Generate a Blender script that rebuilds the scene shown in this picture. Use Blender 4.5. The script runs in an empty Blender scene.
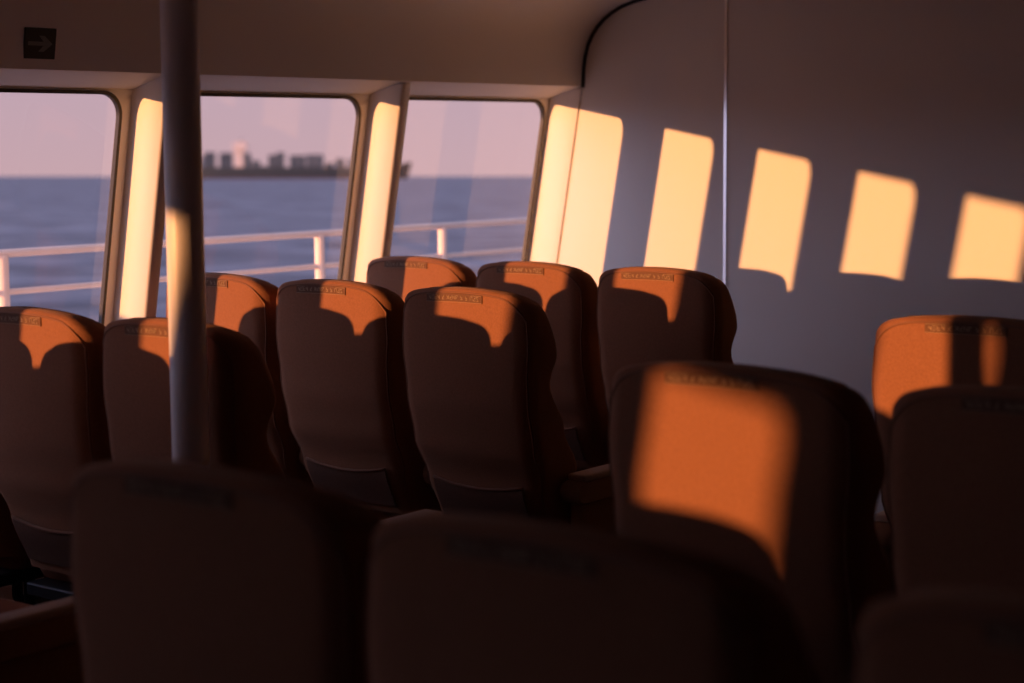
import bpy, bmesh, math, random
from mathutils import Vector, Matrix

random.seed(7)
C = bpy.context.scene.collection
SC = bpy.context.scene
EYE = 1.5                       # camera height above the cabin floor

# ---------------------------------------------------------------- helpers
def obj(name, bm, mat, parent=None, smooth=True, recalc=True):
    if recalc:
        bmesh.ops.recalc_face_normals(bm, faces=bm.faces)
    me = bpy.data.meshes.new(name)
    bm.to_mesh(me); bm.free()
    if mat: me.materials.append(mat)
    if smooth:
        for p in me.polygons: p.use_smooth = True
    o = bpy.data.objects.new(name, me); C.objects.link(o)
    if parent: o.parent = parent
    return o

def sharp(o, deg=35):
    me = o.data
    bm = bmesh.new(); bm.from_mesh(me)
    for e in bm.edges:
        if len(e.link_faces) == 2 and e.calc_face_angle(0) > math.radians(deg):
            e.smooth = False
    bm.to_mesh(me); bm.free()
    return o

def thing(name, label, cat, loc=(0, 0, 0), rotz=0, group=None):
    o = bpy.data.objects.new(name, None); C.objects.link(o)
    o.empty_display_size = .1
    o.location = loc; o.rotation_euler = (0, 0, rotz)
    o['label'] = label; o['category'] = cat
    if group: o['group'] = group
    return o

def tag(o, label, cat, group=None):
    o['label'] = label; o['category'] = cat
    if group: o['group'] = group
    return o

def struct(o, label=None, cat=None):
    o['kind'] = 'structure'
    if label: o['label'] = label; o['category'] = cat
    return o

def add_box(bm, lo, hi, bevel=0.0, seg=2):
    vs = [bm.verts.new((x, y, z)) for x in (lo[0], hi[0]) for y in (lo[1], hi[1]) for z in (lo[2], hi[2])]
    fs = []
    for f in [(0, 1, 3, 2), (4, 6, 7, 5), (0, 4, 5, 1), (2, 3, 7, 6), (0, 2, 6, 4), (1, 5, 7, 3)]:
        fs.append(bm.faces.new([vs[i] for i in f]))
    if bevel:
        es = list({e for f in fs for e in f.edges})
        bmesh.ops.bevel(bm, geom=es, offset=bevel, segments=seg, affect='EDGES', profile=.5)

def add_prism(bm, pts, off):
    """closed polygon pts (3-D) extruded by vector off"""
    off = Vector(off)
    a = [bm.verts.new(p) for p in pts]; b = [bm.verts.new(Vector(p) + off) for p in pts]
    bm.faces.new(a); bm.faces.new(b[::-1])
    n = len(pts)
    for i in range(n):
        bm.faces.new([a[i], b[i], b[(i + 1) % n], a[(i + 1) % n]])

def add_tube(bm, pts, r, n=10, caps=True, closed=False):
    pts = [Vector(p) for p in pts]
    rings = []
    m = len(pts)
    up = Vector((0, 0, 1))
    for i, p in enumerate(pts):
        if closed: d = pts[(i + 1) % m] - pts[i - 1]
        else: d = pts[min(i + 1, m - 1)] - pts[max(i - 1, 0)]
        d.normalize()
        ref = up if abs(d.dot(up)) < .95 else Vector((1, 0, 0))
        a = d.cross(ref).normalized(); b = d.cross(a).normalized()
        rings.append([bm.verts.new(p + a * math.cos(t) * r + b * math.sin(t) * r)
                      for t in [2 * math.pi * k / n for k in range(n)]])
    for i in range(m if closed else m - 1):
        A, B = rings[i], rings[(i + 1) % m]
        for k in range(n):
            bm.faces.new([A[k], A[(k + 1) % n], B[(k + 1) % n], B[k]])
    if caps and not closed:
        bm.faces.new(rings[0]); bm.faces.new(rings[-1][::-1])

def loft(bm, rings, cap0=True, cap1=True):
    R = [[bm.verts.new(p) for p in ring] for ring in rings]
    n = len(R[0])
    for a, b in zip(R, R[1:]):
        for k in range(n):
            bm.faces.new([a[k], a[(k + 1) % n], b[(k + 1) % n], b[k]])
    if cap0: bm.faces.new(R[0])
    if cap1: bm.faces.new(R[-1][::-1])

def lerp_table(tab, t):
    if t <= tab[0][0]: return tab[0][1]
    for (a, va), (b, vb) in zip(tab, tab[1:]):
        if t <= b:
            u = (t - a) / (b - a); u = u * u * (3 - 2 * u)
            return va + (vb - va) * u
    return tab[-1][1]

def dup(root, loc, rotz=0, label=None, group=None):
    r = root.copy(); C.objects.link(r); r.location = loc; r.rotation_euler = (0, 0, rotz)
    if label: r['label'] = label
    if group: r['group'] = group
    for ch in list(root.children):
        c = ch.copy(); C.objects.link(c); c.parent = r
        for g in list(ch.children):
            d = g.copy(); C.objects.link(d); d.parent = c
    return r

# ---------------------------------------------------------------- materials
def mat(name, color, rough=.6, metal=0, noise=None, bump=None, sheen=0, spec=.5, sheen_tint=None):
    m = bpy.data.materials.new(name); m.use_nodes = True
    nt = m.node_tree; b = nt.nodes['Principled BSDF']
    b.inputs['Base Color'].default_value = (*color, 1)
    b.inputs['Roughness'].default_value = rough
    b.inputs['Metallic'].default_value = metal
    b.inputs['Specular IOR Level'].default_value = spec
    if sheen:
        b.inputs['Sheen Weight'].default_value = sheen
        b.inputs['Sheen Roughness'].default_value = .4
        if sheen_tint: b.inputs['Sheen Tint'].default_value = (*sheen_tint, 1)
    tc = nt.nodes.new('ShaderNodeTexCoord')
    if noise:
        scale, amt = noise
        n = nt.nodes.new('ShaderNodeTexNoise'); n.inputs['Scale'].default_value = scale
        n.inputs['Detail'].default_value = 5
        nt.links.new(tc.outputs['Object'], n.inputs['Vector'])
        mx = nt.nodes.new('ShaderNodeMix'); mx.data_type = 'RGBA'
        mx.inputs[6].default_value = (*[c * (1 - amt) for c in color], 1)
        mx.inputs[7].default_value = (*[min(1, c * (1 + amt)) for c in color], 1)
        nt.links.new(n.outputs['Fac'], mx.inputs[0])
        nt.links.new(mx.outputs[2], b.inputs['Base Color'])
    if bump:
        scale, st = bump
        n2 = nt.nodes.new('ShaderNodeTexNoise'); n2.inputs['Scale'].default_value = scale
        n2.inputs['Detail'].default_value = 3
        nt.links.new(tc.outputs['Object'], n2.inputs['Vector'])
        bp = nt.nodes.new('ShaderNodeBump'); bp.inputs['Strength'].default_value = st
        bp.inputs['Distance'].default_value = .002
        nt.links.new(n2.outputs['Fac'], bp.inputs['Height'])
        nt.links.new(bp.outputs['Normal'], b.inputs['Normal'])
    return m

M = {}
M['fabric'] = mat('seat_fabric', (.295, .126, .067), .95, noise=(160, .22), bump=(420, .5), sheen=.3, sheen_tint=(1, .62, .4), spec=.15)
M['piping'] = mat('seat_piping', (.24, .11, .065), .85, bump=(300, .3), sheen=.2, sheen_tint=(1, .7, .5), spec=.2)
M['strip'] = mat('woven_strip', (.17, .088, .055), .9, noise=(260, .3), spec=.15)
M['thread'] = mat('strip_thread', (.38, .25, .16), .9, spec=.15)
M['net'] = mat('pocket_net', (.17, .085, .055), .9, noise=(240, .35), spec=.2)
M['cushion'] = mat('cushion_fabric', (.27, .11, .06), .95, noise=(160, .2), bump=(420, .5), spec=.15)
M['armpad'] = mat('arm_pad', (.50, .36, .26), .45, noise=(30, .12), spec=.4)
M['armside'] = mat('arm_upholstery', (.30, .15, .08), .9, noise=(120, .2), spec=.2)
M['steel'] = mat('dark_steel', (.05, .05, .055), .4, metal=.6)
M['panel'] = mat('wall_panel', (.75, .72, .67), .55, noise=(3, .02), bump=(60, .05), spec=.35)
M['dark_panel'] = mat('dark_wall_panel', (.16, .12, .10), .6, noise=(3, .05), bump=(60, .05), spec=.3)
M['lining'] = mat('ceiling_lining', (.74, .72, .70), .6, noise=(3, .02), bump=(50, .04), spec=.3)
M['frame'] = mat('window_lining', (.90, .87, .82), .5, noise=(4, .02), spec=.35)
M['gasket'] = mat('rubber_gasket', (.018, .018, .02), .45, bump=(80, .1))
M['joint'] = mat('dark_joint', (.02, .02, .025), .7, bump=(80, .1))
M['bead'] = mat('joint_bead', (.92, .88, .86), .3, metal=.9, bump=(40, .03))
M['carpet'] = mat('carpet', (.035, .035, .05), .95, noise=(90, .4), bump=(200, .6), spec=.1)
M['pole'] = mat('painted_pole', (.86, .82, .79), .38, noise=(6, .03), spec=.45)
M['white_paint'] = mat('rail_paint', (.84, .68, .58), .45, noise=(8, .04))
M['deck'] = mat('deck_paint', (.58, .60, .62), .7, noise=(5, .15), bump=(60, .2))
M['sign'] = mat('sign_face', (.012, .012, .014), .5, noise=(20, .1))
M['arrow'] = mat('sign_arrow', (.16, .17, .18), .6, noise=(20, .05))
M['hull'] = mat('ship_hull', (.026, .036, .046), .7, noise=(.02, .15))
M['boot'] = mat('ship_boot_top', (.08, .035, .04), .7, noise=(.02, .15))
M['boxes'] = mat('ship_containers', (.048, .068, .095), .7, noise=(.06, .45))
M['boxes_b'] = mat('ship_containers_grey', (.062, .08, .105), .7, noise=(.06, .4))
M['house'] = mat('ship_house', (.62, .54, .50), .6, noise=(.05, .05))

def glass_mat():
    m = bpy.data.materials.new('window_glass'); m.use_nodes = True
    nt = m.node_tree; nt.nodes.clear()
    out = nt.nodes.new('ShaderNodeOutputMaterial')
    tr = nt.nodes.new('ShaderNodeBsdfTransparent'); tr.inputs['Color'].default_value = (.93, .93, .93, 1)
    gl = nt.nodes.new('ShaderNodeBsdfGlossy'); gl.inputs['Roughness'].default_value = .0
    gl.inputs['Color'].default_value = (1, 1, 1, 1)
    lw = nt.nodes.new('ShaderNodeLayerWeight'); lw.inputs['Blend'].default_value = .5
    pw = nt.nodes.new('ShaderNodeMath'); pw.operation = 'POWER'; pw.inputs[1].default_value = 5
    ml = nt.nodes.new('ShaderNodeMath'); ml.operation = 'MULTIPLY_ADD'; ml.inputs[1].default_value = .6; ml.inputs[2].default_value = .05
    nt.links.new(lw.outputs['Facing'], pw.inputs[0]); nt.links.new(pw.outputs[0], ml.inputs[0])
    mx = nt.nodes.new('ShaderNodeMixShader')
    nt.links.new(ml.outputs[0], mx.inputs[0]); nt.links.new(tr.outputs[0], mx.inputs[1])
    nt.links.new(gl.outputs[0], mx.inputs[2]); nt.links.new(mx.outputs[0], out.inputs[0])
    return m
M['glass'] = glass_mat()

def sea_mat():
    m = bpy.data.materials.new('sea_water'); m.use_nodes = True
    nt = m.node_tree; b = nt.nodes['Principled BSDF']
    b.inputs['Base Color'].default_value = (.07, .085, .14, 1)
    b.inputs['Roughness'].default_value = .35
    b.inputs['IOR'].default_value = 1.33
    tc = nt.nodes.new('ShaderNodeTexCoord')
    mp = nt.nodes.new('ShaderNodeMapping'); mp.inputs['Scale'].default_value = (1, .8, 1)
    mp.inputs['Rotation'].default_value = (0, 0, math.radians(38))
    nt.links.new(tc.outputs['Object'], mp.inputs['Vector'])
    n1 = nt.nodes.new('ShaderNodeTexNoise'); n1.inputs['Scale'].default_value = .16
    n1.inputs['Detail'].default_value = 6; n1.inputs['Roughness'].default_value = .6
    nt.links.new(mp.outputs[0], n1.inputs['Vector'])
    n2 = nt.nodes.new('ShaderNodeTexNoise'); n2.inputs['Scale'].default_value = .03
    n2.inputs['Detail'].default_value = 4
    nt.links.new(mp.outputs[0], n2.inputs['Vector'])
    bp = nt.nodes.new('ShaderNodeBump'); bp.inputs['Strength'].default_value = 1.0
    bp.inputs['Distance'].default_value = 1.2
    nt.links.new(n1.outputs['Fac'], bp.inputs['Height'])
    nt.links.new(bp.outputs['Normal'], b.inputs['Normal'])
    mx = nt.nodes.new('ShaderNodeMix'); mx.data_type = 'RGBA'
    mx.inputs[6].default_value = (.0, .018, .05, 1); mx.inputs[7].default_value = (.27, .30, .37, 1)  # foam tone and sky reflection on wave faces, painted into the base colour
    ad = nt.nodes.new('ShaderNodeMath'); ad.operation = 'MULTIPLY'
    cn = nt.nodes.new('ShaderNodeMapRange'); cn.inputs['From Min'].default_value = .36; cn.inputs['From Max'].default_value = .64
    nt.links.new(n1.outputs['Fac'], cn.inputs['Value'])
    c2 = nt.nodes.new('ShaderNodeMapRange'); c2.inputs['From Min'].default_value = .25; c2.inputs['From Max'].default_value = .75; c2.inputs['To Min'].default_value = .55; c2.inputs['To Max'].default_value = 1.3
    nt.links.new(n2.outputs['Fac'], c2.inputs['Value'])
    nt.links.new(cn.outputs[0], ad.inputs[0]); nt.links.new(c2.outputs[0], ad.inputs[1])
    nt.links.new(ad.outputs[0], mx.inputs[0]); nt.links.new(mx.outputs[2], b.inputs['Base Color'])
    return m
M['sea'] = sea_mat()

# ---------------------------------------------------------------- camera (cabin frame: X forward, Y to port, Z up)
FPX = 1835.5
th, pi_, ro = math.radians(38.177), math.radians(6.272), math.radians(-.394)
Fv = Vector((math.cos(th) * math.cos(pi_), math.sin(th) * math.cos(pi_), -math.sin(pi_)))
Rv = Vector((math.sin(th), -math.cos(th), 0)); Uv = Rv.cross(Fv)
R2 = math.cos(ro) * Rv + math.sin(ro) * Uv
U2 = -math.sin(ro) * Rv + math.cos(ro) * Uv
cam = bpy.data.cameras.new('camera'); camo = bpy.data.objects.new('camera', cam); C.objects.link(camo)
cam.sensor_width = 36; cam.lens = FPX / 1024 * 36
cam.clip_end = 100000; cam.clip_start = .05
mw = Matrix((R2, U2, -Fv)).transposed().to_4x4(); mw.translation = (0, 0, EYE)
camo.matrix_world = mw
cam.dof.use_dof = True; cam.dof.focus_distance = 5.3; cam.dof.aperture_fstop = 2.6
SC.camera = camo

# ---------------------------------------------------------------- setting: cabin shell
XF = 6.350                       # front bulkhead
XA = -7.0                        # aft bulkhead
YS = -6.0                        # starboard side
def Z(z): return z + EYE
def y_in(z): return 4.645 - .18 * z      # inner face of the window pillars (leans outward going down), z from the eye
def y_gl(z): return 4.788 - .18 * z      # plane of the window panel
WTOP, WBOT = .159, -.78
CT, CB = .176, -.86              # cell opening behind the header / sill
PITCH = 1.154

bm = bmesh.new(); add_box(bm, (XA - .1, YS - .1, -.12), (XF + .1, 5.06, 0)); struct(obj('floor', bm, M['carpet'], smooth=False))
bm = bmesh.new(); add_prism(bm, [(XF, YS - .1, 0), (XF, y_gl(-1.5) + .012, 0), (XF, y_gl(.8) + .012, 2.3), (XF, YS - .1, 2.3)], (.1, 0, 0)); struct(obj('wall_front', bm, M['panel'], smooth=False))
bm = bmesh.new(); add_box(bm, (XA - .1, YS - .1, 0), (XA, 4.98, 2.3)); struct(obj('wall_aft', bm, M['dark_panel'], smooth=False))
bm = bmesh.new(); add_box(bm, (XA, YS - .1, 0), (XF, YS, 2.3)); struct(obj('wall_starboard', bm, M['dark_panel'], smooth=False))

# ceiling with the header and its rounded cove, one continuous lining swept along the cabin
cove = [(y_gl(.176) - .001, .174), (y_in(.218) + .003, .2195), (y_in(.225), .222), (4.600, .30), (4.593, .345), (4.577, .398), (4.556, .437), (4.528, .472), (4.494, .502),
        (4.455, .527), (4.408, .549), (4.345, .567), (4.27, .581), (4.15, .593), (3.95, .600)]
bm = bmesh.new()
prof = [(y, Z(z)) for y, z in cove] + [(YS, Z(.60))] + [(YS, 2.3), (y_gl(.176) - .001, 2.3)]
add_prism(bm, [(XA, y, z) for y, z in prof], (XF - XA, 0, 0))
sharp(struct(obj('ceiling', bm, M['lining'])), 22)

# dark joint that follows the cove on the front bulkhead
bm = bmesh.new()
jp = [(XF - .002, y - .004, Z(z - .004)) for y, z in cove[2:]] + [(XF - .002, y, Z(.596)) for y in (3.5, 2.5, 1.0, -1.0, YS + .02)]
add_tube(bm, jp, .0085, 8)
struct(obj('trim_1', bm, M['joint']), 'dark joint following the cove above the front wall', 'trim')
# bead over the panel joint of the front bulkhead
bm = bmesh.new(); add_prism(bm, [(XF, 3.906, .001), (XF - .005, 3.890, .001), (XF + .001, 3.894, .001)], (0, 0, Z(.592)))
struct(obj('trim_2', bm, M['bead'], smooth=False), 'thin vertical bead over the front wall panel joint', 'trim')

# window wall: a panel with rounded openings
def rrect(x0, x1, z0, z1, r, n=8):
    pts = []
    for cx, cz, a0 in ((x1 - r, z1 - r, 0), (x0 + r, z1 - r, 90), (x0 + r, z0 + r, 180), (x1 - r, z0 + r, 270)):
        for k in range(n + 1):
            a = math.radians(a0 + 90 * k / n); pts.append((cx + r * math.cos(a), cz + r * math.sin(a)))
    return pts
TH = .014                        # thickness of the panel
KS = list(range(1, -9, -1))      # windows from the front bulkhead going aft
def gspan(k): return 4.190 + PITCH * k - (.31 if k == KS[-1] else .13 if k == -7 else 0), 5.141 + PITCH * k - (.22 if k == KS[-1] else 0)
def cell(k):
    return 4.120 + PITCH * k - (.33 if k == KS[-1] else .22 if k == -7 else 0), 5.274 + PITCH * k - (.374 if k == KS[-1] else 0)
bmw = bmesh.new()
def wp(x, z, d): return (x, y_gl(z) + d, Z(z))
for k in KS:
    c0, c1 = cell(k)
    if k == KS[0]: c1 = XF
    gx0, gx1 = gspan(k)[0] - .009, gspan(k)[1] + .009
    wt = WTOP - (.03 if k == KS[-1] else 0)
    hole = rrect(gx0, gx1, WBOT - .009, wt + .009, .085)
    n = len(hole); q = n // 4; h_ = (q - 1) // 2
    outer = []
    for ci, (ox, oz) in enumerate(((c1, CT), (c0, CT), (c0, CB), (c1, CB))):
        p0, p1 = hole[ci * q], hole[ci * q + q - 1]
        for j in range(q):
            if ci in (0, 2): a_, b_ = (ox, p0[1]), (p1[0], oz)
            else: a_, b_ = (p0[0], oz), (ox, p1[1])
            if j <= h_: u = j / h_; outer.append((a_[0] + (ox - a_[0]) * u, a_[1] + (oz - a_[1]) * u))
            else: u = (j - h_) / (q - 1 - h_); outer.append((ox + (b_[0] - ox) * u, oz + (b_[1] - oz) * u))
    A = [bmw.verts.new(wp(*p, 0)) for p in hole]; B = [bmw.verts.new(wp(*p, 0)) for p in outer]
    A2 = [bmw.verts.new(wp(*p, TH)) for p in hole]; B2 = [bmw.verts.new(wp(*p, TH)) for p in outer]
    for i in range(n):
        j = (i + 1) % n
        bmw.faces.new([A[i], A[j], B[j], B[i]]); bmw.faces.new([A2[i], B2[i], B2[j], A2[j]])
        bmw.faces.new([A[i], A2[i], A2[j], A[j]]); bmw.faces.new([B[i], B[j], B2[j], B2[i]])
# solid part aft of the last window, the upper band and the part below the sills
def slab(bm, x0, x1, z0, z1, d0=0, d1=TH):
    vs = [wp(x, z, d) for x, z, d in ((x0, z0, d0), (x1, z0, d0), (x1, z1, d0), (x0, z1, d0))]
    off = (0, d1 - d0, 0)
    add_prism(bm, vs, off)
slab(bmw, XA, cell(KS[-1])[0], CB, CT)
slab(bmw, XA, XF, CT, .8)
slab(bmw, XA, XF, -1.5, CB)
bmesh.ops.remove_doubles(bmw, verts=bmw.verts, dist=.0004)
sharp(struct(obj('wall_port', bmw, M['frame'])), 30)
# sill box below the windows
bm = bmesh.new()
add_prism(bm, [(XA, y_gl(-.86), Z(-.86)), (XA, y_in(-.87), Z(-.87)), (XA, y_in(-1.495), Z(-1.495)), (XA, y_gl(-1.495), Z(-1.495))], (XF - XA, 0, 0))
struct(obj('trim_3', bm, M['frame'], smooth=False), 'sill lining below the row of windows', 'trim')
# pillars between the windows
pn = 4
for k in KS[1:] + [KS[-1] - 1]:
    bm = bmesh.new()
    ends = []
    for z in (-.875, .212):
        gi, gg = y_in(z), y_gl(z) + .002
        e_ = .33 if k < KS[-1] else .22 if k == KS[-1] else 0
        x0, x1 = 5.205 + PITCH * k - e_, 5.262 + PITCH * k - e_
        ends.append([(x0 - .016, gg, Z(z)), (x0 - .008, gg - .05, Z(z)), (x0, gi + .008, Z(z)), (x0 + .008, gi, Z(z)), (x1 - .008, gi, Z(z)), (x1, gi + .008, Z(z)), (x1 + .008, gg - .05, Z(z)), (x1 + .016, gg, Z(z))])
    loft(bm, ends)
    sharp(struct(obj('trim_%d' % pn, bm, M['frame'])), 50); pn += 1
# closing reveal against the front bulkhead
bm = bmesh.new(); ends = []
for z in (-.875, .212):
    ends.append([(6.320, y_gl(z) + .002, Z(z)), (6.330, y_in(z) + .03, Z(z)), (6.342, y_in(z), Z(z)), (XF, y_in(z), Z(z)), (XF, y_gl(z) + .002, Z(z))])
loft(bm, ends); sharp(struct(obj('trim_%d' % pn, bm, M['frame'])), 50)

# windows: gasket and pane
for i, k in enumerate(KS):
    gx0, gx1 = gspan(k)
    wt = WTOP - (.03 if k == KS[-1] else 0)
    bm = bmesh.new()
    a = rrect(gx0 - .009, gx1 + .009, WBOT - .009, wt + .009, .085); b = rrect(gx0 + .003, gx1 - .003, WBOT + .003, wt - .003, .075)
    rings = [[wp(*p, -.005) for p in a], [wp(*p, -.005) for p in b], [wp(*p, .012) for p in b], [wp(*p, .012) for p in a]]
    R = [[bm.verts.new(p) for p in ring] for ring in rings]
    n = len(a)
    for q in range(4):
        for s in range(n):
            bm.faces.new([R[q][s], R[q][(s + 1) % n], R[(q + 1) % 4][(s + 1) % n], R[(q + 1) % 4][s]])
    w = sharp(struct(obj('window_%d' % (i + 1), bm, M['gasket'])), 30)
    bm = bmesh.new(); pane = rrect(gx0 - .004, gx1 + .004, WBOT - .004, wt + .004, .08)
    bm.faces.new([bm.verts.new(wp(*p, .003)) for p in pane])
    obj('glass_pane', bm, M['glass'], w, smooth=False)

# ---------------------------------------------------------------- outside: deck, railing, sea, ship
bm = bmesh.new(); add_box(bm, (XA - 3, 5.06, -.14), (14, 6.0, -.02)); struct(obj('floor_outer_deck', bm, M['deck'], smooth=False), 'narrow outer deck along the windows', 'deck')
YR = 5.8
rail = thing('deck_railing', 'white two-bar ship railing on the outer deck beyond the windows', 'railing', (5, YR, -.02))
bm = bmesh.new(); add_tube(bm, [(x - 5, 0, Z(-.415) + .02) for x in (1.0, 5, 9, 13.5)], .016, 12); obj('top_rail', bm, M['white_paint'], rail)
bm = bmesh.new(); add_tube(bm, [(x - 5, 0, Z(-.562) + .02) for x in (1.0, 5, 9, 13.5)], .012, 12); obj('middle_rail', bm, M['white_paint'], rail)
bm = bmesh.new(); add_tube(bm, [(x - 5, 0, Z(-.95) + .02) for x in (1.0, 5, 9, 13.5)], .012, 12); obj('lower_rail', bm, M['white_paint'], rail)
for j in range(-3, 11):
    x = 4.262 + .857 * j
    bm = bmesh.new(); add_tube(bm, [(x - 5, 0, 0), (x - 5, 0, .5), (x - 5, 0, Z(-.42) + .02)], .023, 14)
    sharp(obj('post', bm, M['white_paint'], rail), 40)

sea_n = (U2 - Fv * (165.3 / FPX)).normalized()
sea_x = (Fv - sea_n * Fv.dot(sea_n)).normalized(); sea_y = sea_n.cross(sea_x)
SEAH = 5.0
SEAM = Matrix((sea_x, sea_y, sea_n)).transposed().to_4x4(); SEAM.translation = Vector((0, 0, EYE)) - sea_n * SEAH
bm = bmesh.new()
prev = None
for r in (9, 20, 60, 200, 800, 3000, 10000, 45000):
    ring = [bm.verts.new((r * math.cos(a), r * math.sin(a), 0)) for a in [2 * math.pi * i / 96 for i in range(96)]]
    if prev:
        for i in range(96): bm.faces.new([prev[i], prev[(i + 1) % 96], ring[(i + 1) % 96], ring[i]])
    prev = ring
sea = obj('sea', bm, M['sea'], smooth=False); struct(sea, 'blue-grey sea reaching to the horizon', 'sea'); sea.matrix_world = SEAM

# container ship far off, bow to the right
DS = 3500.0
K = DS / FPX
ship = thing('container_ship', 'dark container ship with a pale bridge tower on the horizon', 'ship')
bear = math.atan2(-(306 - 512) / FPX, 1.0)       # bearing of its middle in the sea frame
SM = SEAM @ Matrix.Rotation(bear, 4, 'Z') @ Matrix.Translation((DS, 0, 0))
ship.matrix_world = SM
def sx(px): return -(px - 306) * K            # along the ship (local -Y is to the right)
HT = 11.5 * K
BEAM = 24.0
secs = []
def hull_ring(y, hw, top, keel_hw):
    return [(-hw, y, top), (-keel_hw, y, -2), (keel_hw, y, -2), (hw, y, top)]
bm = bmesh.new()
stern = sx(190); bow = sx(408)
rings = [hull_ring(stern, BEAM * .8, HT, BEAM * .45), hull_ring(stern - 20, BEAM, HT, BEAM * .9), hull_ring(stern - 60, BEAM, HT, BEAM),
         hull_ring(bow + 60, BEAM, HT, BEAM), hull_ring(bow + 34, BEAM * .8, HT + .5, BEAM * .6),
         hull_ring(bow + 14, BEAM * .5, HT + 6, BEAM * .25), hull_ring(bow + 2, BEAM * .22, HT + 9, BEAM * .04)]
rings.append([(-1.5, bow - 7, HT + 10), (-.4, bow + 8, -2), (.4, bow + 8, -2), (1.5, bow - 7, HT + 10)])
loft(bm, rings); sharp(obj('hull', bm, M['hull'], ship), 25)
bm = bmesh.new()
loft(bm, [[(x * 1.004, y, min(z, 2.6)) if z > 0 else (x * 1.004, y, z) for x, y, z in r] for r in rings[1:5]]); obj('boot_top', bm, M['boot'], ship, smooth=False)
def stack(p0, p1, ytop, m, tiers=5):
    bm = bmesh.new()
    top = (178 - ytop) * K
    h = (top - HT + 1) / tiers
    ncol = max(1, round(abs(sx(p1) - sx(p0)) / 14))
    for t in range(tiers):
        for c in range(ncol):
            y0 = sx(p0) + (sx(p1) - sx(p0)) * c / ncol; y1 = sx(p0) + (sx(p1) - sx(p0)) * (c + 1) / ncol
            if t == tiers - 1 and random.random() < .15: continue
            ins = random.choice((0, .4, .8))
            add_box(bm, (-BEAM * .95 + ins, min(y0, y1) + .3, HT - 1 + t * h + .1), (BEAM * .95 - ins, max(y0, y1) - .3, HT - 1 + (t + 1) * h))
    obj('container_stack', bm, m, ship, smooth=False)
stack(193, 203, 153, M['boxes_b'], 5); stack(208, 218, 152, M['boxes'], 6); stack(223, 235, 152.5, M['boxes'], 6); stack(247, 253, 153, M['boxes'], 6)
stack(254, 262, 160, M['boxes_b'], 4); stack(263, 269, 163, M['boxes'], 2); stack(270, 286, 152, M['boxes_b'], 6); stack(291, 307, 155, M['boxes'], 5); stack(307.5, 324.5, 154, M['boxes_b'], 5)
stack(326, 334, 162, M['boxes'], 3); stack(336, 345, 156, M['boxes_b'], 5); stack(349, 362, 158, M['boxes'], 4); stack(366, 384, 160, M['boxes'], 3)
bm = bmesh.new()
add_box(bm, (-BEAM * .9, sx(246), HT), (BEAM * .9, sx(238), (178 - 147) * K), .4)
add_box(bm, (-BEAM * 1.1, sx(250), (178 - 150) * K), (BEAM * 1.1, sx(236), (178 - 143) * K), .4)
add_box(bm, (-BEAM * .6, sx(247), (178 - 144) * K), (BEAM * .6, sx(240), (178 - 141.5) * K), .4)
br = obj('bridge_tower', bm, M['house'], ship, smooth=False)
bm = bmesh.new(); add_tube(bm, [(0, sx(243.5), (178 - 142) * K), (0, sx(243.5), (178 - 138.5) * K)], 1.1, 8); obj('mast', bm, M['hull'], br)
bm = bmesh.new(); add_box(bm, (-9, sx(208), HT), (9, sx(204.5), (178 - 154) * K), .8); obj('funnel', bm, M['house'], ship, smooth=False)

# ---------------------------------------------------------------- poles, sign
def make_pole(x, y, label):
    p = thing('grab_pole', label, 'pole', (x, y, 0), 0, 'floor-to-ceiling cabin poles')
    bm = bmesh.new(); add_tube(bm, [(0, 0, .012), (0, 0, 1.0), (0, 0, 2.094)], .0425, 40); sharp(obj('shaft', bm, M['pole'], p), 40)
    bm = bmesh.new(); add_tube(bm, [(0, 0, 0), (0, 0, .014)], .075, 32); sharp(obj('floor_flange', bm, M['pole'], p), 40)
    bm = bmesh.new(); add_tube(bm, [(0, 0, 2.086), (0, 0, 2.10)], .075, 32); sharp(obj('ceiling_flange', bm, M['pole'], p), 40)
    return p
make_pole(2.808, 3.146, 'pale painted pole from floor to ceiling in front of the windows')
make_pole(.435, 3.142, 'pale painted pole standing by the aisle behind the camera side')

sg = thing('exit_arrow_sign', 'small black sign with a grey right-pointing arrow on the header above the windows', 'sign')
zc = .300
sign_x = 3.543
slope = math.atan(.165)
sg.location = (sign_x, 4.5975 + .0035, Z(zc)); sg.rotation_euler = (slope, 0, 0)
bm = bmesh.new(); add_box(bm, (-.058, -.006, -.047), (.058, 0, .047), .001, 1); obj('plate', bm, M['sign'], sg, smooth=False)
bm = bmesh.new()
arrow = [(-.045, -.006), (.012, -.006), (-.006, -.024), (.014, -.024), (.045, 0), (.014, .024), (-.006, .024), (.012, .006), (-.045, .006)]
add_prism(bm, [(x, -.0066, z) for x, z in arrow], (0, .0008, 0)); obj('arrow', bm, M['arrow'], sg, smooth=False)

# ---------------------------------------------------------------- seats
ZT = 1.084                      # top of the backrest
REAR = [(0, .0), (.20, .0), (.32, .008), (.45, .035), (.57, .085), (.72, .135)]
FRONT = [(0, .105), (.035, .132), (.085, .150), (.165, .154), (.27, .130), (.41, .20), (.53, .265), (.72, .31)]
HALF_BASE = [(0, .238), (.15, .244), (.28, .236), (.45, .234), (.72, .214)]
HALF = list(HALF_BASE)
BOW = .012
def rear_x(y, t):
    w = lerp_table(HALF, t)
    q = min(1, abs(y) / w)
    x = lerp_table(REAR, t) - BOW * (1 - q * q)
    R = .055; e = abs(y) - (w - R)
    if e > 0: x += R - math.sqrt(max(0, R * R - e * e))
    return x
def arch(y, t):
    q = min(1, abs(y) / HALF[1][1])
    a = .022 * q ** 2 + .040 * q ** 9
    f = max(0, 1 - t / .30); f = f * f * (3 - 2 * f)
    return a * f
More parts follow.
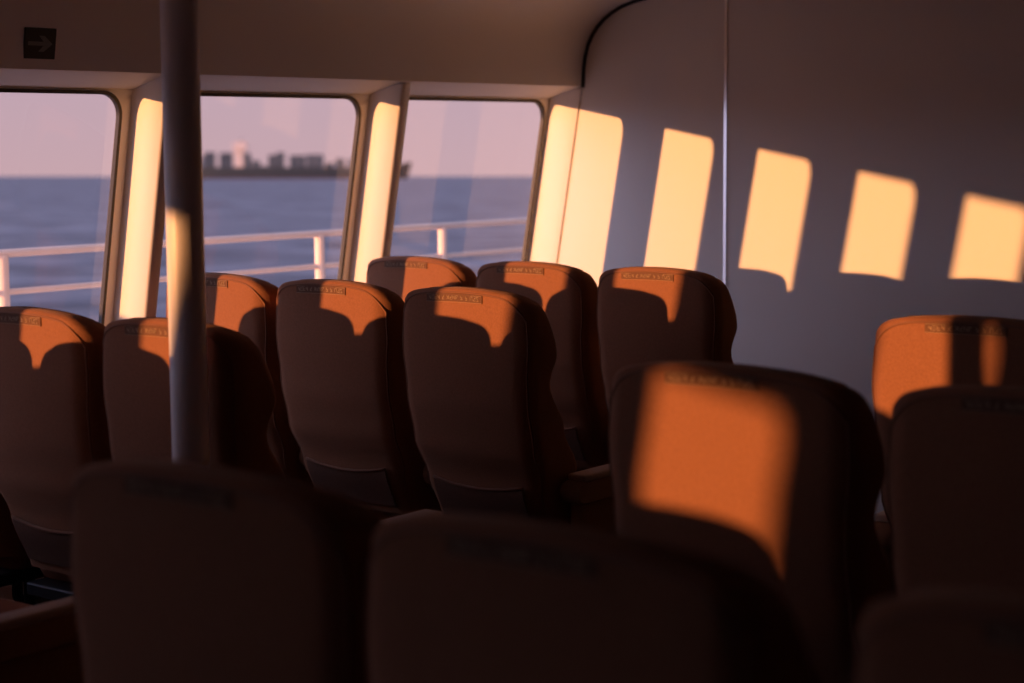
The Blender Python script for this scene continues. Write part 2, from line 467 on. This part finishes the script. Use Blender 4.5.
def section(t, inset, N=10):
    """closed outline (x, y) of the backrest at depth t below its top"""
    w = lerp_table(HALF, t) - inset
    xr, xf = lerp_table(REAR, t) + inset, lerp_table(FRONT, t) - inset
    Rr, Rf = max(.012, .055 - inset * .6), max(.01, .034 - inset * .6)
    pts = []
    def rear(y):
        q = min(1, abs(y) / w); return xr - BOW * (1 - q * q)
    m = 14
    for i in range(m + 1):
        y = -(w - Rr) + 2 * (w - Rr) * i / m
        pts.append((rear(y), y))
    for i in range(1, N + 1):
        a = math.pi / 2 * i / N
        pts.append((rear(w - Rr + Rr * math.sin(a)) * 1 + Rr - Rr * math.cos(a), w - Rr + Rr * math.sin(a)))
    for i in range(1, 4):
        u = i / 4; pts.append((xr + Rr + (xf - Rf - xr - Rr) * u, w))
    for i in range(N + 1):
        a = math.pi / 2 * i / N
        pts.append((xf - Rf + Rf * math.sin(a), w - Rf + Rf * math.cos(a)))
    for i in range(1, m):
        y = (w - Rf) - 2 * (w - Rf) * i / m
        q = 1 - (abs(y) / (w - Rf)) ** 4
        pts.append((xf - .035 * q, y))
    for i in range(N + 1):
        a = math.pi / 2 * (1 - i / N)
        pts.append((xf - Rf + Rf * math.sin(a), -(w - Rf + Rf * math.cos(a))))
    for i in range(1, 4):
        u = 1 - i / 4; pts.append((xr + Rr + (xf - Rf - xr - Rr) * u, -w))
    for i in range(N, 0, -1):
        a = math.pi / 2 * i / N
        pts.append((rear(w - Rr + Rr * math.sin(a)) + Rr - Rr * math.cos(a), -(w - Rr + Rr * math.sin(a))))
    return pts
def make_backrest():
    bm = bmesh.new(); rings = []
    RT = .015
    levels = [(RT * (1 - math.cos(a)), RT * (1 - math.sin(a))) for a in [math.pi / 2 * i / 6 for i in range(7)]]
    t = RT
    while t < .70:
        t += .025; levels.append((t, 0))
    rings_v = []
    def droop(x, t):
        # the wings round off towards the front
        u = max(0, min(1.15, (x - .025) / .115)); f = max(0, 1 - t / .22)
        return .038 * u ** 1.7 * f * f * (3 - 2 * f)
    for t, ins in [(-.0015, .05)] + levels:
        rings_v.append([(x, y, ZT - t - arch(y, t) - droop(x, t)) for x, y in section(max(t, 0), ins)])
    loft(bm, rings_v, cap0=True, cap1=True)
    return bm
def offset_patch(bm, y0, y1, t0f, t1f, off, ny=24, nt=8, thick=.002):
    """a thin panel hugging the rear of the backrest"""
    def P(y, t, o): return (rear_x(y, t) - o, y, ZT - t - arch(y, t))
    top = [[None] * (nt + 1) for _ in range(ny + 1)]; bot = [[None] * (nt + 1) for _ in range(ny + 1)]
    for i in range(ny + 1):
        y = y0 + (y1 - y0) * i / ny
        ta, tb = t0f(y), t1f(y)
        for j in range(nt + 1):
            t = ta + (tb - ta) * j / nt
            top[i][j] = bm.verts.new(P(y, t, off)); bot[i][j] = bm.verts.new(P(y, t, off - thick))
    for i in range(ny):
        for j in range(nt):
            bm.faces.new([top[i][j], top[i + 1][j], top[i + 1][j + 1], top[i][j + 1]])
            bm.faces.new([bot[i][j], bot[i][j + 1], bot[i + 1][j + 1], bot[i + 1][j]])
    for i in range(ny):
        bm.faces.new([top[i][0], bot[i][0], bot[i + 1][0], top[i + 1][0]]); bm.faces.new([top[i][nt], top[i + 1][nt], bot[i + 1][nt], bot[i][nt]])
    for j in range(nt):
        bm.faces.new([top[0][j], top[0][j + 1], bot[0][j + 1], bot[0][j]]); bm.faces.new([top[ny][j], bot[ny][j], bot[ny][j + 1], top[ny][j + 1]])

def add_armrest(t, side, aisle, ws=1.0):
    """upholstered arm with a pad on top; side = +1 port, -1 starboard"""
    cy = side * ((.270 if aisle else .2615) * ws if ws == 1 else (.31 if aisle else .295))
    hw = .034 if aisle else .010
    z = .55
    bm = bmesh.new()
    # rounded arm body: stadium in side view
    out = []
    x0, x1, zt, zb = (.15, .66, z - .018, z - .085) if aisle else (.14, .56, z - .018, z - .085)
    r = (zt - zb) / 2
    for i in range(13):
        a = math.radians(90 + 180 * i / 12); out.append((x0 + r + r * math.cos(a), zb + r + r * math.sin(a)))
    for i in range(13):
        a = math.radians(-90 + 180 * i / 12); out.append((x1 - r + r * math.cos(a), zb + r + r * math.sin(a)))
    rings = []
    for yy, sc in ((-hw, .86), (-hw * .85, .96), (-hw * .5, 1), (hw * .5, 1), (hw * .85, .96), (hw, .86)):
        rings.append([((x - .28) * (1 - (1 - sc) * .12) + .28, cy + yy, (zz - (zb + r)) * sc + zb + r) for x, zz in out])
    loft(bm, rings)
    arm = sharp(obj('armrest', bm, M['armside'], t), 50)
    bm = bmesh.new(); add_box(bm, (x0 + .035, cy - hw * .92, z - .022), (x1 + .012, cy + hw * .92, z), .007, 3)
    sharp(obj('arm_pad', bm, M['armpad'], arm), 50)['label'] = 'lighter smooth pad on top of the arm'
    bm = bmesh.new(); add_box(bm, (x0 + (.03 if aisle else .10), cy - hw * .55, .24), (x1 - .06, cy + hw * .55, z - .06), .01, 2)
    obj('arm_panel', bm, M['armside'], arm)

def make_seat(kind):
    global HALF
    ws = 1.125 if kind in ('aisle_left', 'centre') else 1.0
    HALF = [(t_, h_ * ws) for t_, h_ in HALF_BASE]
    t = thing('ferry_seat', 'x', 'seat')
    back = sharp(obj('backrest', make_backrest(), M['fabric'], t), 60)
    bm = bmesh.new()      # piping along the edge of the rear panel
    path = []
    w_in = .043
    for i in range(20):
        tt = .62 - (.62 - .05) * i / 19; y = -(lerp_table(HALF, tt) - .014); path.append((rear_x(y, tt) - .001, y, ZT - tt - arch(y, tt)))
    for i in range(1, 80):
        hw_ = lerp_table(HALF, .05) - .014; y = -hw_ + 2 * hw_ * i / 80; tt = .012 + .038 * (abs(y) / hw_) ** 8
        path.append((rear_x(y, tt) - .0005 + .0015 * (1 - (abs(y) / hw_) ** 8), y, ZT - tt - arch(y, tt)))
    for i in range(20):
        tt = .05 + (.62 - .05) * i / 19; y = lerp_table(HALF, tt) - .014; path.append((rear_x(y, tt) - .001, y, ZT - tt - arch(y, tt)))
    add_tube(bm, path, .0034, 6); obj('piping', bm, M['piping'], back)
    # woven strip with worn lettering
    LS = .012
    lw, l0, l1 = .102, .015, .0375
    bm = bmesh.new(); offset_patch(bm, -lw + LS, lw + LS, lambda y: l0, lambda y: l1, .0025, 24, 3)
    st = sharp(obj('label_strip', bm, M['strip'], t), 50)
    bm = bmesh.new()
    rnd = random.Random(3)
    def stroke(ya, ta, yb, tb, wd=.0016):
        d = Vector((yb - ya, tb - ta)); L = d.length
        if L < 1e-6: return
        nrm = Vector((-d.y, d.x)) / L * wd / 2
        q = []
        for (yy, tt) in ((ya, ta), (yb, tb)):
            q.append((yy + nrm.x, tt + nrm.y)); q.append((yy - nrm.x, tt - nrm.y))
        q = [q[0], q[2], q[3], q[1]]
        add_prism(bm, [(rear_x(y, tt) - .0038, y, ZT - tt - arch(y, tt)) for y, tt in q], (.0008, 0, 0))
    y = lw + LS - .010
    while y > -lw + LS + .012:
        gw = .0075; a, b = l0 + .006, l1 - .006; mid = (a + b) / 2
        for s in rnd.sample([(y, a, y, b), (y - gw, a, y - gw, b), (y, a, y - gw, a), (y, b, y - gw, b), (y, mid, y - gw, mid), (y, a, y - gw, b), (y, b, y - gw, a)], 3):
            stroke(*s)
        y -= gw + rnd.choice((.0035, .0035, .0035, .010))
    for tt in (l0 + .0012, l1 - .0012): stroke(lw + LS - .001, tt, -lw + LS + .001, tt, .001)
    obj('lettering', bm, M['thread'], st, smooth=False)
    # net pocket low on the back
    bm = bmesh.new()
    offset_patch(bm, -.165, .165, lambda y: .568 + .018 * (1 - (y / .165) ** 2), lambda y: .69, .010, 20, 8, .003)
    pk = sharp(obj('net_pocket', bm, M['net'], t), 50)
    bm = bmesh.new()
    add_tube(bm, [(rear_x(y, .568 + .018 * (1 - (y / .165) ** 2)) - .011, y, ZT - (.568 + .018 * (1 - (y / .165) ** 2))) for y in [-.165 + .33 * i / 20 for i in range(21)]], .0045, 6)
    obj('elastic_hem', bm, M['piping'], pk)
    # cushion
    bm = bmesh.new(); add_box(bm, (.17, -.222, .315), (.62, .222, .455), .045, 4)
    for v in bm.verts:
        if v.co.x > .45 and v.co.z < .38: v.co.z += .02
    obj('seat_cushion', bm, M['cushion'], t)
    bm = bmesh.new(); add_box(bm, (.13, -.20, .285), (.57, .20, .322), .006, 2); obj('seat_pan', bm, M['steel'], t, smooth=False)
    for sy in (-.15, .15):
        bm = bmesh.new(); add_tube(bm, [(.22, sy, 0), (.27, sy, .15), (.27, sy, .29)], .017, 10); add_tube(bm, [(.50, sy, 0), (.45, sy, .15), (.45, sy, .29)], .017, 10)
        add_box(bm, (.18, sy - .022, 0), (.54, sy + .022, .010))
        sharp(obj('leg', bm, M['steel'], t), 40)
    if kind in ('window', 'middle', 'aisle_right', 'centre'): add_armrest(t, 1, False, ws)
    if kind == 'aisle_right': add_armrest(t, -1, True)
    if kind == 'aisle_left': add_armrest(t, 1, True, ws)
    return t

ROW = dict(A=4.960, B=3.984, C=2.877, D=1.551, E=.98, F=-.85, G=-1.95)
COL = {1: 4.364, 2: 3.842, 3: 3.319, 4: 1.775, 5: 1.180, 6: .555}
G_WIN = 'orange-brown seats in the rows beside the windows'
G_CEN = 'orange-brown seats in the middle block across the aisle'
SEATS = [
    ('A', 1, 'orange-brown ferry seat nearest the window in the row facing the sunlit wall', G_WIN),
    ('A', 2, 'orange-brown ferry seat in the middle of the row facing the sunlit wall', G_WIN),
    ('A', 3, 'orange-brown ferry seat with fully lit label strip, aisle end of front row', G_WIN),
    ('B', 1, 'orange-brown ferry seat half hidden behind the pole, by the window in second row', G_WIN),
    ('B', 2, 'orange-brown ferry seat with a V-shaped sun patch right of the pole', G_WIN),
    ('B', 3, 'orange-brown ferry seat with winged side and grey-topped armrest in centre of the view', G_WIN),
    ('C', 1, 'orange-brown ferry seat beside the window, just outside the left picture edge', G_WIN),
    ('C', 2, 'dark brown ferry seat at the left picture edge under the first window', G_WIN),
    ('C', 3, 'dark brown ferry seat directly behind the pole, its side wing in black shade', G_WIN),
    ('D', 1, 'brown ferry seat by the window outside the view, in the row beside the pole-side aisle', G_WIN),
    ('D', 2, 'brown ferry seat mid row outside the view, one row behind the pole', G_WIN),
    ('D', 3, 'brown ferry seat whose arm tip glints low at the left picture edge', G_WIN),
    ('E', 1, 'brown ferry seat in the rows behind the camera', G_WIN),
    ('E', 2, 'brown ferry seat in the rows behind the camera', G_WIN),
    ('E', 3, 'brown ferry seat in the rows behind the camera', G_WIN),
    ('F', 3, 'brown ferry seat in the rows behind the camera', G_WIN),
    ('G', 3, 'brown ferry seat in the rows behind the camera', G_WIN),
    ('B', 4, 'orange-lit ferry seat cut by the right picture edge against the shaded wall', G_CEN),
    ('C', 4, 'large ferry seat with a glowing orange square of sun on its back', G_CEN),
    ('C', 5, 'black-shaded ferry seat at right edge, in front of the orange-lit one', G_CEN),
    ('D', 4, 'blurred dark brown ferry seat in left foreground below the pole', G_CEN),
    ('D', 5, 'blurred dark ferry seat rising from bottom centre of the foreground', G_CEN),
    ('D', 6, 'blurred black ferry seat whose top only shows in the bottom right corner', G_CEN),
]
proto = {}
for r, c, lab, grp in SEATS:
    kind = {1: 'window', 2: 'middle', 3: 'aisle_right', 4: 'aisle_left', 5: 'centre', 6: 'centre'}[c]
    dx, dy = {('D', 1): (.40, .0), ('D', 2): (.40, .0), ('D', 3): (.40, .0), ('D', 4): (.012, -.02), ('D', 5): (-.013, .0), ('B', 1): (0, -.015)}.get((r, c), (0, 0))
    loc = (ROW[r] + dx, COL[c] + dy, 0)
    if kind not in proto:
        s = make_seat(kind); proto[kind] = s
        s.location = loc; s['label'] = lab; s['group'] = grp
    else:
        dup(proto[kind], loc, 0, lab, grp)

# ---------------------------------------------------------------- light
sd = Vector((1, -.383, -.0750)).normalized()
sun = bpy.data.lights.new('sun', 'SUN'); suno = bpy.data.objects.new('sun', sun); C.objects.link(suno)
suno.rotation_euler = sd.to_track_quat('-Z', 'Y').to_euler()
sun.energy = 7.1; sun.angle = .0093; sun.color = (1, .415, .145)

FILL_GLOW = (1.05, 1.08, 1.65)
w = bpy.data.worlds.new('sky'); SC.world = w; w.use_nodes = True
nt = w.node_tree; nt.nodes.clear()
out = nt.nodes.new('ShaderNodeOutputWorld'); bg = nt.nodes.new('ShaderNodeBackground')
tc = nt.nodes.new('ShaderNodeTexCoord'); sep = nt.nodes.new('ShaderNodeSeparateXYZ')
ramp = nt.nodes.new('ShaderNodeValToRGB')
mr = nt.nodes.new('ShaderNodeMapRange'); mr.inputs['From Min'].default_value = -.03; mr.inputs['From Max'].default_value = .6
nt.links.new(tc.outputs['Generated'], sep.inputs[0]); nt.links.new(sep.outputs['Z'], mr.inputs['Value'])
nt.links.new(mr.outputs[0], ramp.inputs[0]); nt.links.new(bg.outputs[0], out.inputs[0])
# bluish glow added to the unseen sun-side sky to fill the shaded cabin
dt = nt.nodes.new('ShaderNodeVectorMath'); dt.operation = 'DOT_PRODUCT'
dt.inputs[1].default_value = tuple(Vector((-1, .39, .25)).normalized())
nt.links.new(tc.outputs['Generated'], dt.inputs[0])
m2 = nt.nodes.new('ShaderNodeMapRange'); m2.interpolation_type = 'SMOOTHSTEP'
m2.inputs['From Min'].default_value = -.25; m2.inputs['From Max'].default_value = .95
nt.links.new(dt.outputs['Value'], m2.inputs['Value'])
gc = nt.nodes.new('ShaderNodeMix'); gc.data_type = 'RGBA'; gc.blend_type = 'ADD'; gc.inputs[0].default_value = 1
gs = nt.nodes.new('ShaderNodeVectorMath'); gs.operation = 'SCALE'; gs.inputs[0].default_value = FILL_GLOW
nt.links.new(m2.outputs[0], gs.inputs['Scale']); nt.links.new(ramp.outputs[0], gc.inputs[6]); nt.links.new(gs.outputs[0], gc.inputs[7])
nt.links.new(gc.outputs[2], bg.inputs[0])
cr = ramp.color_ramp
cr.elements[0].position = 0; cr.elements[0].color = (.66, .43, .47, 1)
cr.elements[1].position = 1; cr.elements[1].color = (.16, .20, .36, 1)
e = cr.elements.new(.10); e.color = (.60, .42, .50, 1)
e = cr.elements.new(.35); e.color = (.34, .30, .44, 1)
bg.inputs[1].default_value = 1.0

# ---------------------------------------------------------------- view
vs = SC.view_settings
vs.view_transform = 'Standard'; vs.look = 'None'; vs.exposure = 0; vs.gamma = 1; vs.use_curve_mapping = False
SC.cycles.max_bounces = 10; SC.cycles.diffuse_bounces = 6; SC.cycles.transparent_max_bounces = 16
SC.cycles.sample_clamp_indirect = 4
SC.cycles.use_denoising = True
